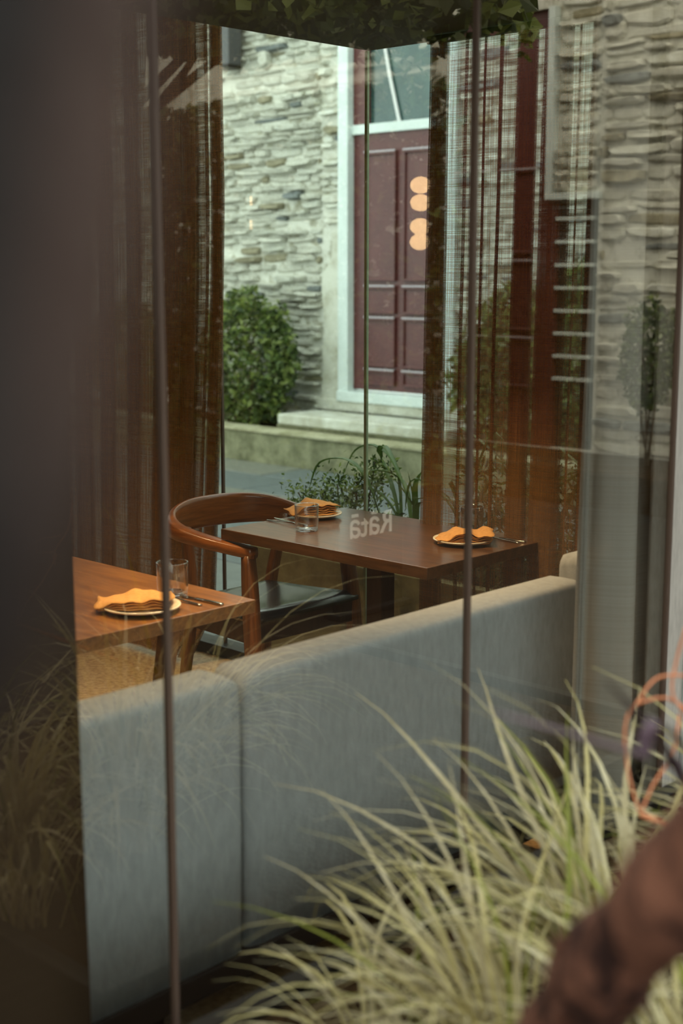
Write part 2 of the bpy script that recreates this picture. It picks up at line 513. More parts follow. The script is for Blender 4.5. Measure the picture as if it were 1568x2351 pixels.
# rendered jamb beside the door, white frame, sill
jb = B()
prof = []
zz = .3
while zz <= 2.1:
    prof.append((zz, DX0 - .32 + .05 * noise.noise(Vector((zz * 3, 0, 0))) + (0.10 if zz > 1.7 else 0)))
    zz += .12
rings = [[(x, YB + .05, z), (x, YB - .01, z), (DX0 - .1, YB - .01, z), (DX0 - .1, YB + .05, z)] for z, x in prof]
jb.loft(rings).obj('rendered_jamb', M['render_grey'], facade)
fr = B()
fr.box(DX0 - .12, DX0, YB - .03, YB + .25, DZ0 - .1, DZ1, .008)
fr.box(DX1, DX1 + .12, YB - .03, YB + .25, DZ0 - .1, DZ1, .008)
fr.box(DX0, DX1, YB - .03, YB + .25, DZ1 - .02, DZ1 + .12, .008)
fr.box(DX0 - .12, DX1 + .12, YB - .05, YB + .25, DZ0 - .11, DZ0 - .02, .008)
fr.obj('door_frame', M['frame_white'], facade)
B().box(DX0 - .4, DX1 + .4, YB - .03, YB + .06, .412, .51, .01).obj('door_plinth', M['render_grey'], facade)

def panel_door(name, x0, x1, z0, z1, rows, rail, y=YB + .05):
    d = struct(B().box(x0, x1, y, y + .06, z0, z1).obj(name, M['door_red']))
    w = x1 - x0
    cols = ((x0 + .16 * w, x0 + .45 * w), (x0 + .57 * w, x0 + .86 * w))
    for a, b in rows:
        for c0, c1 in cols:
            p = B()
            p.box(c0, c1, y - .012, y + .01, a, b)
            pn = p.obj('door_panel', M['door_red'], d)
            q = B()
            q.box(c0 - .02, c1 + .02, y - .035, y + .002, b - .002, b + .028, .004, 1)
            q.box(c0 - .02, c1 + .02, y - .03, y + .002, a - .022, a, .004, 1)
            q.box(c0 - .02, c0, y - .03, y + .002, a - .01, b + .02, .004, 1)
            q.box(c1, c1 + .02, y - .03, y + .002, a - .01, b + .02, .004, 1)
            q.obj('panel_moulding', M['door_red'], pn)
            B().box(c0 - .022, c1 + .022, y - .04, y - .03, b + .018, b + .034, .002, 1).obj('moulding_highlight', M['door_highlight'], pn)  # thin pale strip stands in for a highlight on the moulding
    return d
d1 = panel_door('door_1', DX0, DX1, DZ0, 2.80, ((0.68, 0.77), (0.84, 1.22), (1.30, 1.49), (1.58, 2.62)), None)
B().box(DX0, DX1, YB + .02, YB + .13, 2.80, 2.88, .006).obj('transom_bar', M['frame_white'], d1)
B().box(DX0, DX0 + .16, YB + .04, YB + .13, 2.86, DZ1, .004).obj('transom_stile', M['door_red'], d1)
B().box(DX1 - .1, DX1, YB + .04, YB + .13, 2.86, DZ1, .004).obj('transom_stile', M['door_red'], d1)
B().box(DX0, DX1, YB + .04, YB + .13, 3.62, DZ1, .004).obj('transom_head', M['door_red'], d1)
B().box(DX0 + .16, DX1 - .1, YB + .09, YB + .11, 2.86, 3.62).obj('pane', M['dark_glass'], d1)
B().tube([(-8.22, YB + .07, 3.62), (-8.13, YB + .07, 3.25), (-8.02, YB + .07, 2.87)], .016, 6).obj('reflection_bar', M['white_paint'], d1)  # solid white bar in place of a diagonal reflection on the pane
d2 = panel_door('door_2', RX0 - .02, RX1, RZ0, 2.6, ((0.75, 1.1), (1.2, 1.7), (1.8, 2.4)), None)
B().box(RX0 - .02, RX1, YB + .1, YB + .16, 2.6, RZ1).obj('transom_panel', M['door_red'], d2)
B().box(RX0 - .03, RX0 + .03, YB - .03, YB + .2, WZ1, RZ1, .006).obj('frame_edge', M['frame_white'], d2)
# shuttered window with pale slats
w3 = struct(B().box(WX0, WX1, YB + .12, YB + .2, WZ0, WZ1).obj('window_3', M['sign']))
for k in range(8):
    z = .80 + k * .175
    for a, b in ((WX0 + .04, WX0 + .16), (WX0 + .2, WX1 - .03)):
        B().box(a, b, YB + .04, YB + .12, z, z + .028, .003, 1).obj('shutter_slat', M['frame_white'], w3)
B().box(WX0 - .03, WX1 + .02, YB - .02, YB + .06, WZ1, WZ1 + .05, .005).obj('window_head', M['frame_white'], w3)

# grey box high on the facade
gb = thing('wall_speaker', 'dark grey metal box fixed high on the pale stone wall', 'wall box', (-10.0, YB - .03, 3.5))
B().box(-.1, .13, -.16, 0, 0, .45, .01).obj('housing', M['grey_box'], gb)
B().box(-.1, .13, -.17, 0.0, -.03, 0, .004).obj('base_flange', M['steel_dark'], gb)

# step below the door
st = thing('stone_step', 'long pale worn stone step below the maroon door', 'step', (-7.7, 8.66, .285))
B().box(-1.2, .78, -.21, .26, .0, .03, .01).obj('step_base', M['olive_side'], st)
B().box(-1.17, .75, -.23, .26, .03, .125, .022, 3).obj('tread', M['stepstone'], st)

# ------------------------------------------------------------------ plants
def leaf_cloud(name, n, fn, size, mats_, weights, parent, seed=1, up=0.3, narrow=.5):
    r = random.Random(seed)
    vs_, fs, mi = [], [], []
    for k in range(n):
        c = Vector(fn(r))
        s = size * r.uniform(.6, 1.35)
        d = Vector((r.gauss(0, 1), r.gauss(0, 1), r.gauss(0, .8) + up)).normalized()
        a = d.cross(Vector((r.gauss(0, 1), r.gauss(0, 1), r.gauss(0, 1)))).normalized()
        u = a.cross(d)
        b0 = len(vs_)
        vs_ += [c - d * s * .5, c + a * s * narrow * .5 + u * s * .08, c + d * s * .5, c - a * s * narrow * .5 + u * s * .08, c]
        fs += [(b0, b0 + 1, b0 + 4), (b0 + 1, b0 + 2, b0 + 4), (b0 + 2, b0 + 3, b0 + 4), (b0 + 3, b0, b0 + 4)]
        m_ = r.choices(range(len(mats_)), weights)[0]
        mi += [m_] * 4
    me = bpy.data.meshes.new(name)
    me.from_pydata([tuple(v) for v in vs_], [], fs)
    for m_ in mats_:
        me.materials.append(m_)
    me.polygons.foreach_set('material_index', mi)
    o = link(name, me, None, parent)
    o['kind'] = 'stuff'
    return o

def shell_fn(cx, cy, cz, rx, ry, rz, seed, power=1.0):
    def f(r):
        while True:
            d = Vector((r.gauss(0, 1), r.gauss(0, 1), r.gauss(0, 1))).normalized()
            q = r.uniform(.55, 1.0) ** .6
            lump = 1 + .22 * noise.noise(d * 2.6 + Vector((seed, 0, 0)))
            p = (cx + d.x * rx * q * lump, cy + d.y * ry * q * lump, cz + d.z * rz * q * lump)
            if p[1] < 8.88 and p[2] > .28:
                return p
    return f
def bush(name, label, cx, cy, cz, rx, ry, rz, n, seed, size=.05, w=(4, 5, 3, 1)):
    t = thing(name, label, 'bush', (0, 0, 0))
    leaf_cloud('foliage', n, shell_fn(cx, cy, cz, rx, ry, rz, seed), size, M['leaf'], w, t, seed)
    b = B()
    r = random.Random(seed)
    for k in range(6):
        b.tube([(cx + r.uniform(-.04, .04), cy, .27), (cx + r.uniform(-.1, .1), cy + r.uniform(-.05, .05), cz - rz * .3),
                (cx + r.uniform(-rx, rx) * .6, cy + r.uniform(-ry, ry) * .4, cz + rz * .5)], [min(.014, .03 * rx), .008, .004], 5)
    b.obj('stems', M['stem'], t)
    return t
bush('garden_bush', 'leafy green bush against the pale stone wall left of the door', -9.42, 8.6, .83, .56, .30, .64, 4600, 3, .075)
bush('garden_bush', 'wide green bush behind the right curtain right of the door', -5.75, 8.62, .86, 1.25, .30, .80, 10500, 5, .085)
bush('garden_bush', 'dark green bush behind the left curtain, far left of the door', -11.2, 8.62, .82, .7, .3, .55, 3500, 9, .06)
bush('wall_shrub', 'small dark shrub mirrored in the near window at the far right', 1.78, 8.65, 1.05, .22, .2, .42, 1600, 8, .055, (1, 4, 6, 1))

hg = thing('tall_hedge', 'tall dark green hedge beyond the courtyard, mirrored faintly over the door', 'hedge')
leaf_cloud('foliage', 12000, lambda r: (r.uniform(2.98, 6.75), 7.78 + .12 * abs(r.gauss(0, 1)), r.uniform(.03, 3.0)), .13, M['leaf'], (1, 2, 9, 0), hg, 17)
b = B()
for k in range(12):
    b.tube([(3.1 + k * .32, 8.0, 0), (3.12 + k * .32, 8.0, 1.4), (3.05 + k * .32, 8.0, 2.8)], [.03, .02, .01], 5)
b.obj('stems', M['stem'], hg)
# tree whose canopy is mirrored along the top of the near window
tree = thing('courtyard_tree', 'dark leafy tree mirrored across the top of the near window', 'tree')
def canopy(r):
    y = r.uniform(4.3, 6.8); x = r.uniform(.15 + max(0, y - 5) * .75, 6.6)
    base = 2.74 + .085 * x + .20 * noise.noise(Vector((x * 1.5, y * 1.5, 1)))
    return (x, y, base + r.random() ** 1.2 * .9)
leaf_cloud('foliage', 15000, canopy, .11, M['leaf'], (3, 4, 7, 1), tree, 21, up=0, narrow=.6)
tb = B()
tb.tube([(4.6, 6.3, 0), (4.55, 6.2, 1.2), (4.4, 6.1, 2.3), (4.1, 6.0, 3.3)], [.13, .11, .09, .06], 9)
for k in range(9):
    a = k * .8
    tb.tube([(4.4, 6.1, 2.3 + .1 * k), (4.4 + math.cos(a) * .9, 6.1 + math.sin(a) * .5, 2.9 + .06 * k), (4.4 + math.cos(a) * 2, 6.1 + math.sin(a) * .9, 3.3 + .1 * k)], [.04, .028, .012], 6)
tb.obj('trunk', M['bark_dark'], tree)

# courtyard enclosure mirrored at the left side of the near window
cw = struct(B().box(6.9, 7.1, -6, 8.2, -.1, 4.2).obj('wall_courtyard', M['brown_wall']))
struct(B().box(XG + .0, 12, -6.2, -6, -.1, 3.6).obj('wall_entrance', M['brown_wall']))

# white lettered sign mirrored in the near window
sg = thing('lettered_sign', 'low dark sign with white lettering, mirrored backwards over the dining table', 'sign', (1.0, 4.9, 0))
B().box(0.004, .03, -.24, .24, 0.02, .62, .004).obj('sign_panel', M['sign'], sg)
B().box(-.04, .07, -.26, .26, 0, .03, .004).obj('sign_foot', M['sign'], sg)
cu = bpy.data.curves.new('lettering', 'FONT')
cu.body = 'R\u0101t\u0101'
cu.size = 0.155
cu.extrude = 0.002
cu.offset = 0.002
cu.align_x = 'CENTER'
cu.materials.append(M['letters'])
tmp = bpy.data.objects.new('lettering_outline', cu); C.objects.link(tmp)
bpy.context.view_layer.update()
tme = bpy.data.meshes.new_from_object(tmp.evaluated_get(bpy.context.evaluated_depsgraph_get()))
bpy.data.objects.remove(tmp)
to = bpy.data.objects.new('lettering', tme); C.objects.link(to)
to.parent = sg
to.location = (0.0, 0.0, .385)
to.rotation_euler = (R(90), 0, R(-90))
wl = thing('wall_lantern', 'white rounded lantern mirrored in the near window above the curtain edge', 'lantern', (4.12, 8.9, 2.27))
B().box(-.05, .05, -.05, .06, 0, .27, .03, 4).obj('shade', M['white_paint'], wl)
B().box(-.03, .03, .04, .1, .08, .2, .004).obj('bracket', M['steel_dark'], wl)

# ------------------------------------------------------------------ planter behind the far glass
pl = thing('concrete_planter', 'mottled concrete planter trough outside the far window behind the table', 'planter', (0, 0, 0))
pb = B()
pb.box(-4.42, -1.7, 4.03, 4.09, -.02, .47, .006)
pb.box(-4.42, -1.7, 4.50, 4.56, -.02, .47, .006)
pb.box(-4.42, -4.36, 4.09, 4.50, -.02, .47, .006)
pb.obj('trough', M['planter'], pl)
B().box(-4.36, -1.7, 4.09, 4.50, .30, .43).obj('soil', M['soil'], pl)

def strap_leaf(pts, w, name, m, parent):
    pts = catmull(pts, 5)
    n = len(pts)
    rows = []
    for i, p in enumerate(pts):
        t = i / (n - 1)
        d = (pts[min(i + 1, n - 1)] - pts[max(i - 1, 0)]).normalized()
        a = d.cross(Vector((0, 0, 1)))
        a = a.normalized() if a.length > 1e-3 else Vector((1, 0, 0))
        u = a.cross(d).normalized()
        ww = w * (min(1, .45 + t * 2.2) if t < .5 else max(.05, 1 - ((t - .5) * 2) ** 2.2))
        rows.append([p - a * ww + u * ww * .5, p, p + a * ww + u * ww * .5])
    b = B(); b.grid(rows)
    return b.obj(name, m, parent, True)

sp = thing('strap_leaf_plant', 'arching green strap-leaved plant beside the curtain behind the dining table', 'plant', (0, 0, 0))
for q in ([(-3.80, 4.28, .42), (-3.86, 4.2, .75), (-3.98, 4.2, .86), (-4.15, 4.2, .84), (-4.22, 4.2, .72)],
          [(-3.78, 4.3, .42), (-3.8, 4.3, .80), (-3.9, 4.28, .92), (-4.0, 4.26, .90), (-4.05, 4.24, .8)],
          [(-3.75, 4.3, .42), (-3.82, 4.3, .72), (-3.9, 4.3, .88), (-3.83, 4.25, .93), (-3.72, 4.2, .86), (-3.64, 4.2, .7)],
          [(-3.72, 4.3, .42), (-3.74, 4.3, .70), (-3.80, 4.3, .80), (-3.86, 4.2, .83), (-3.95, 4.2, .74)],
          [(-3.70, 4.3, .42), (-3.70, 4.3, .62), (-3.66, 4.25, .78), (-3.58, 4.2, .86)],
          [(-3.74, 4.28, .42), (-3.78, 4.28, .62), (-3.86, 4.24, .74), (-3.96, 4.2, .74)],
          [(-3.66, 4.28, .42), (-3.68, 4.28, .66), (-3.74, 4.2, .82)],
          [(-3.72, 4.25, .42), (-3.66, 4.25, .6), (-3.6, 4.2, .72), (-3.5, 4.2, .74)],
          [(-3.69, 4.32, .42), (-3.69, 4.3, .6), (-3.71, 4.26, .84)],
          [(-3.64, 4.30, .42), (-3.62, 4.3, .6), (-3.60, 4.26, .80)],
          [(-3.73, 4.22, .42), (-3.8, 4.2, .58), (-3.9, 4.18, .62), (-4.0, 4.16, .56)]):
    strap_leaf(q, .013, 'leaf', M['strap'], sp)
for k in range(34):
    x = -3.45 + k * .05
    strap_leaf([(x, 4.3, .42), (x + rnd.uniform(-.1, .1), 4.28, .7), (x + rnd.uniform(-.25, .25), 4.2, .95 + rnd.uniform(-.2, .15)), (x + rnd.uniform(-.4, .4), 4.2, .7)], .012, 'leaf', M['strap'], sp)
dn = thing('planter_undergrowth', 'dense dark undergrowth in the planter seen through the right curtain', 'plants', (0, 0, 0))
leaf_cloud('foliage', 5200, lambda r: (r.uniform(-3.42, -1.75), r.gauss(4.29, .07), .43 + r.random() ** 1.3 * .50), .05, M['leaf'], (1, 3, 8, 1), dn, 77, up=.6, narrow=.3)
sh = thing('small_leaf_shrub', 'low small-leaved shrub in the planter behind the napkin plate', 'shrub', (0, 0, 0))
clumps = [(-4.36, .62, .06, .1), (-4.22, .66, .06, .09), (-4.12, .68, .08, .12), (-4.0, .72, .08, .12), (-3.93, .6, .1, .12), (-3.9, .8, .06, .08), (-4.05, .58, .14, .09), (-3.78, .56, .1, .1)]
def shrub_fn(r):
    c = r.choice(clumps)
    return (c[0] + r.gauss(0, c[2] * .5), 4.27 + r.gauss(0, .06), max(.43, c[1] + r.gauss(0, c[3] * .55)))
leaf_cloud('foliage', 2600, shrub_fn, .026, M['leaf'], (3, 4, 4, 2), sh, 31, up=.5, narrow=.4)
b = B()
for c in clumps:
    b.tube([(-4.05 + .3 * (c[0] + 4.05), 4.27, .42), ((c[0] - 4.05) / 2, 4.27, .5), (c[0], 4.27, c[1] + .06)], [.006, .005, .003], 5)
b.obj('stems', M['stem'], sh)

# ================================================================== CURTAINS
def curtain(name, label, axis, base, bands, z0, z1, m, sway, group=None, hem=0.0, seed=3):
    """bands: (a, b, layers) along the wall; several layers = cloth folded over itself into a stacked pleat"""
    r = random.Random(seed)
    prof = []      # (s, depth)
    sg_ = 1
    for a, b_, n in bands:
        if n == 0:
            sg_ = -sg_
            for k in range(9):
                t = k / 8
                prof.append((a + (b_ - a) * t, sg_ * min(.06, .6 * (b_ - a)) * math.sin(t * math.pi)))
        elif n == 1:
            d0 = r.uniform(-.008, .008)
            for k in range(4):
                t = k / 3
                prof.append((a + (b_ - a) * t, d0 + .006 * math.sin(t * math.pi)))
        else:
            inv = False
            for i in range(n):
                dep = (.5 - (i + .5) / n) * min(.03, .35 * (b_ - a)) * (1 if axis == 'x' else 2)
                s0, s1 = (a, b_) if not inv else (b_, a)
                e = (b_ - a) * .06
                for k in range(3):
                    t = k / 2
                    prof.append((s0 + (s1 - s0) * t + (e if (k == 0) == (not inv) else -e) * (1 if k != 1 else 0), dep + (.003 * math.sin(t * math.pi)) * (1 if i % 2 else -1)))
                inv = not inv
    L = [0]
    for p, q in zip(prof[:-1], prof[1:]):
        L.append(L[-1] + math.hypot(q[0] - p[0], q[1] - p[1]))
    rows, uv = [], []
    NZ = 28
    s_mid = (bands[0][0] + bands[-1][1]) / 2
    for i in range(NZ + 1):
        t = i / NZ
        z = z1 + (z0 - z1) * t
        row, ur = [], []
        for (s, d), l_ in zip(prof, L):
            off = sway(s, t)
            dd = d * (1 + .5 * t) + .006 * t * math.sin(s * 40 + t * 3)
            w = .004 * noise.noise(Vector((s * 9, z * 1.6, seed)))
            if hem and t > .93:
                dd += hem * (t - .93) / .07
            p = (s + off + w, base + dd, z) if axis == 'x' else (base + dd, s + off + w, z)
            row.append(p); ur.append((l_, z))
        rows.append(row); uv.append(ur)
    t_ = thing(name, label, 'curtain', (0, 0, 0), 0, group)
    b = B(); b.grid(rows, uv=uv)
    b.obj('cloth', m, t_, True)
    # heading tape at the top
    s0, s1 = bands[0][0], bands[-1][1]
    hb = B()
    if axis == 'x':
        hb.box(s0, s1, base - .012, base + .012, z1 - .001, z1 + .025, .003)
    else:
        hb.box(base - .012, base + .012, s0, s1, z1 - .001, z1 + .025, .003)
    hb.obj('curtain_track', M['steel_dark'], t_)
    return t_

YC = 3.79
fb = [(-3.222, -3.145, 5), (-3.145, -3.07, 1), (-3.07, -3.055, 2), (-3.055, -2.99, 1), (-2.99, -2.98, 5), (-2.98, -2.925, 1), (-2.925, -2.91, 5), (-2.91, -2.855, 1),
      (-2.85, -2.775, 7), (-2.775, -2.748, 1), (-2.748, -2.635, 5), (-2.635, -2.612, 1), (-2.612, -2.604, 3), (-2.604, -2.565, 1), (-2.565, -2.545, 5), (-2.545, -2.46, 1), (-2.46, -2.36, 3), (-2.36, -2.2, 3), (-2.2, -2.02, 3)]
def sway_far(s, t):
    # folds spread a little at the floor, some lean
    return .012 - .012 * math.sin(t * 1.5) * (0.3 + .7 * abs(math.sin(s * 17))) - .012 * t
curtain('curtain', 'brown sheer linen curtain hanging right of the dining table by the far window', 'x', YC, fb, .02, ZC - .03, M['curtain'], sway_far, seed=5)
lb = [(-5.75, -5.6, 5), (-5.6, -5.5, 1), (-5.5, -5.38, 5), (-5.38, -5.3, 3), (-5.3, -5.2, 5), (-5.2, -5.1, 3), (-5.1, -5.02, 5), (-5.02, -4.9, 3), (-4.9, -4.82, 5), (-4.82, -4.72, 3),
      (-4.72, -4.52, 7), (-4.52, -4.43, 7), (-4.43, -4.375, 2), (-4.375, -4.355, 5), (-4.355, -4.335, 1), (-4.335, -4.27, 7)]
def sway_left(s, t):
    k = (s + 5.75) / 1.5
    return -(.02 + .22 * max(0, t - .35) ** 1.3) * k
curtain('curtain', 'brown linen curtain gathered at the left behind the curved chair', 'x', YC, lb, .03, 2.97, M['curtain'], sway_left, hem=-.12, seed=8)
nb = [(2.84, 2.86, 3), (2.86, 2.90, 0), (2.90, 3.03, 0), (3.03, 3.08, 0), (3.08, 3.12, 5), (3.12, 3.27, 0), (3.27, 3.31, 0), (3.31, 3.45, 0), (3.45, 3.5, 5), (3.5, 3.7, 0)]
curtain('curtain', 'linen curtain with daylight put into its pale colour, close behind the near window at the right edge', 'y', -1.90, nb, .03, ZC - .03, M['curtain_daylit'],
        lambda s, t: -.02 * math.sin(t * 2) * math.sin(s * 9), seed=12)
nl = [(.35, .6, 5), (.6, .85, 5), (.85, 1.1, 5), (1.1, 1.33, 7)]
curtain('curtain', 'brown linen curtain close behind the near window at the left edge', 'y', -1.90, nl, .03, ZC - .03, M['curtain_dark'],
        lambda s, t: 0.0, seed=14)

# ================================================================== BANQUETTE
bq = thing('banquette', 'long banquette with grey linen back panels along the near window', 'banquette', (0, 0, 0))
def back_panel(y0, y1, top):
    b = B()
    # section in x-z, rounded top, slightly leaning
    sec = [(-2.06, .22), (-2.055, .5), (-2.058, top - .03)]
    for k in range(7):
        a = math.pi * k / 6
        sec.append((-2.12 + .062 * math.copysign(abs(math.cos(a)) ** .45, math.cos(a)), top - .022 + .022 * math.sin(a) ** .6))
    sec += [(-2.185, .5), (-2.19, .22)]
    ys_ = [y0, y0 + .008, y0 + .03] + [y0 + .03 + (y1 - y0 - .06) * k / 10 for k in range(1, 10)] + [y1 - .03, y1 - .008, y1]
    rings = []
    for y in ys_:
        e = min(y - y0, y1 - y)
        f = 0 if e < .004 else (.6 if e < .02 else 1)
        ring = []
        for x, z in sec:
            cx = -2.115
            dx = (x - cx) * (.72 + .28 * f)
            dz = -(1 - f) * .028 if z > top - .1 else 0
            w = .003 * noise.noise(Vector((y * 3, z * 4, 2)))
            ring.append((cx + dx + w, y, z + dz))
        rings.append(ring)
    b.loft(rings)
    return b.obj('back_panel', M['linen_grey'], bq, True)
back_panel(-.66, .595, .83)
back_panel(.605, 1.855, .83)
back_panel(1.865, 3.11, .83)
back_panel(3.13, 3.72, .88)
for y0, y1 in ((-.66, .6), (.605, 1.855), (1.865, 3.11)):
    B().box(-2.62, -2.18, y0 + .01, y1 - .01, .33, .45, .03, 4).obj('seat_cushion', M['linen_grey'], bq, True)
B().box(-2.64, -2.05, -.66, 3.12, .22 - .055, .222, .004).obj('base_rail', M['plinth'], bq)
B().box(-2.6, -2.18, -.66, 3.12, .22, .33).obj('seat_base', M['plinth'], bq)
for y in (-.5, .65, 1.62, 2.6, 3.05):
    for x in (-2.58, -2.1):
        B().box(x - .025, x + .025, y - .025, y + .025, 0, .168, .004).obj('leg', M['plinth'], bq)
B().box(-2.16, -2.075, 3.2, 3.26, 0, .225, .004).obj('leg', M['plinth'], bq)

# ================================================================== TABLES
def table(label, x0, x1, y0, y1, m, kind):
    t = thing('dining_table', label, 'table', ((x0 + x1) / 2, (y0 + y1) / 2, 0))
    hx, hy = (x1 - x0) / 2, (y1 - y0) / 2
    b = B()
    b.box(-hx, hx, -hy, hy, .712, .75, .003, 2)
    b.obj('tabletop', m, t)
    if kind == 'pedestal':
        B().box(-.035, .035, -.035, .035, .03, .70, .004).obj('pedestal', M['wood_dark'], t)
        B().box(-.28, .28, -.04, .04, .695, .712, .003).obj('top_bracket', M['wood_dark'], t)
        B().box(-.3, .3, -.045, .045, 0, .035, .006).obj('foot', M['wood_dark'], t)
        B().box(-.045, .045, -.24, .24, 0, .034, .006).obj('foot', M['wood_dark'], t)
    else:
        for sx in (-1, 1):
            for sy in (-1, 1):
                xa, ya = sx * (hx - .09), (sy * .07 if sx > 0 else -.15)
                xb, yb = sx * (hx - .09), (-.06 if sx > 0 else -.25)
                r0, r1 = .021, .016
                b = B()
                off = .006 * sy
                b.loft([[(xb + r1 * c + off, yb + r1 * s, 0) for c, s in ((-1, -1), (1, -1), (1, 1), (-1, 1))],
                        [(xa + r0 * c + off, ya + r0 * s, .71) for c, s in ((-1, -1), (1, -1), (1, 1), (-1, 1))]])
                if sy > 0:
                    b.obj('leg', m, t)
                else:
                    b.bm.free()
            B().box(sx * (hx - .09) - .02, sx * (hx - .09) + .02, -.1, .2, .69, .712, .002).obj('top_bracket', M['wood_dark'], t)
    return t
table('dark walnut dining table in front of the far window, chair at its left', -3.66, -2.705, 3.20, 3.83, M['wood_table'], 'pedestal')
table('warm brown dining table at the lower left, cut off by the near curtain', -3.68, -2.78, 1.94, 2.555, M['wood_warm'], 'leg')

# ================================================================== CHAIR
ch = thing('armchair', 'chestnut wood armchair with curved back rail and black leather seat', 'chair', (-3.72, 3.48, 0))
def cl(p):
    return (p[0] + 3.72, p[1] - 3.48, p[2])
# horseshoe rail: plan path with height, band tall at the back, flat on the arms
path = [(-3.525, 3.235, .675, .020, .026), (-3.60, 3.215, .683, .021, .031), (-3.74, 3.18, .70, .023, .030), (-3.87, 3.175, .716, .030, .025), (-3.965, 3.23, .728, .044, .015), (-4.02, 3.34, .736, .058, .011),
        (-4.03, 3.47, .738, .061, .010), (-3.995, 3.60, .738, .060, .011), (-3.915, 3.69, .733, .052, .013), (-3.80, 3.745, .715, .036, .020), (-3.68, 3.755, .69, .027, .026), (-3.57, 3.74, .672, .023, .030), (-3.50, 3.72, .665, .020, .031)]
cp = catmull([(p[0], p[1], p[2]) for p in path], 5)
hs = catmull([(p[3], p[4], 0) for p in path], 5)
rings = []
for i, p in enumerate(cp):
    d = cp[min(i + 1, len(cp) - 1)] - cp[max(i - 1, 0)]
    d.z = 0; d.normalize()
    a = Vector((d.y, -d.x, 0))      # outward/inward
    h, w = hs[i].x, hs[i].y
    ring = []
    for k in range(12):
        t = 2 * math.pi * k / 12
        c, s_ = math.cos(t), math.sin(t)
        ring.append(Vector(cl(p + a * (w * math.copysign(abs(c) ** .5, c)) + Vector((0, 0, h * math.copysign(abs(s_) ** .5, s_))))))
    rings.append(ring)
b = B(); b.loft(rings)
b.obj('back_rail', M['wood_rail'], ch, True)
def chair_leg(top, mid, foot, r):
    b = B()
    pts = catmull([cl(foot), cl(mid), cl(top)], 5)
    n = len(pts)
    rings = []
    for i, p in enumerate(pts):
        t = i / (n - 1)
        rr = r * (.72 + .5 * math.sin(math.pi * min(1, t * 1.05)) * .6 + .18 * t)
        rings.append([p + Vector((rr * c * .9, rr * s_, 0)) for c, s_ in ((-1, -.75), (-.75, -1), (.75, -1), (1, -.75), (1, .75), (.75, 1), (-.75, 1), (-1, .75))])
    b.loft(rings)
    return b.obj('leg', M['wood_leg'], ch, True)
chair_leg((-3.545, 3.225, .668), (-3.53, 3.225, .42), (-3.50, 3.215, 0), .024)
chair_leg((-3.57, 3.735, .665), (-3.535, 3.745, .42), (-3.50, 3.75, 0), .024)
chair_leg((-3.895, 3.235, .72), (-3.90, 3.26, .42), (-3.96, 3.25, 0), .019)
chair_leg((-3.855, 3.705, .72), (-3.90, 3.66, .42), (-3.96, 3.68, 0), .019)
# seat frame
b = B()
P = [(-3.90, 3.26), (-3.535, 3.235), (-3.525, 3.735), (-3.90, 3.66)]
def bar(p, q, z0, z1, w):
    p = Vector((p[0], p[1], 0)); q = Vector((q[0], q[1], 0))
    d = (q - p).normalized(); a = Vector((-d.y, d.x, 0)) * w
    ring = lambda c: [Vector(cl((c + a).to_tuple()[:2] + (z0,))), Vector(cl((c - a).to_tuple()[:2] + (z0,))), Vector(cl((c - a).to_tuple()[:2] + (z1,))), Vector(cl((c + a).to_tuple()[:2] + (z1,)))]
    b.loft([ring(p), ring(q)])
for i in range(4):
    bar(P[i], P[(i + 1) % 4], .345, .425, .012)
b.obj('seat_frame', M['wood_dark'], ch)
# leather seat, slightly dished
rows = []
for i in range(13):
    v = i / 12
    row = []
    for j in range(13):
        u = j / 12
        xa = -3.92 + u * .42
        ya0 = 3.245 - .035 * u; ya1 = 3.665 + .105 * u
        y = ya0 + (ya1 - ya0) * v
        e = min(u, 1 - u, v, 1 - v)
        dish = -.016 * math.sin(math.pi * u) * math.sin(math.pi * v)
        rim = -.022 * (1 - min(1, e / .09)) ** 2
        cx_, cy_ = abs(u - .5) * 2, abs(v - .5) * 2
        k = 1 - .05 * (cx_ * cy_) ** 3
        row.append(cl((-3.71 + (xa + 3.71) * k, 3.46 + (y - 3.46) * k, .462 + dish + rim)))
    rows.append(row)
b = B()
vv = b.grid(rows)
bot = [[(p[0], p[1], .425) for p in r_] for r_ in rows]
v2 = b.grid(bot)
edge = [(0, j) for j in range(13)] + [(i, 12) for i in range(1, 13)] + [(12, j) for j in range(11, -1, -1)] + [(i, 0) for i in range(11, 0, -1)]
for (i, j), (k, l_) in zip(edge, edge[1:] + edge[:1]):
    b.bm.faces.new((vv[i][j], vv[k][l_], v2[k][l_], v2[i][j]))
b.obj('seat', M['leather'], ch, True)

# ================================================================== TABLEWARE
def plate(x, y, label, s=1.0):
    o = B().lathe([(.001, .001), (.05 * s, .001), (.068 * s, .004), (.098 * s, .013), (.101 * s, .016), (.1 * s, .019), (.094 * s, .0175), (.066 * s, .008), (.05 * s, .0055), (.001, .0055)], 48).obj('plate', M['plate'], None, True)
    o.location = (x, y, .7502)
    return tag(o, label, 'plate', 'plates on the tables')
plate(-3.585, 3.60, 'cream plate under a napkin beside the far end tumbler and curved chair', .97)
plate(-2.875, 3.585, 'cream plate under a napkin at the right end of the dark table', 1.0)
plate(-2.905, 2.255, 'cream plate under a napkin on the lower left table', 1.05)

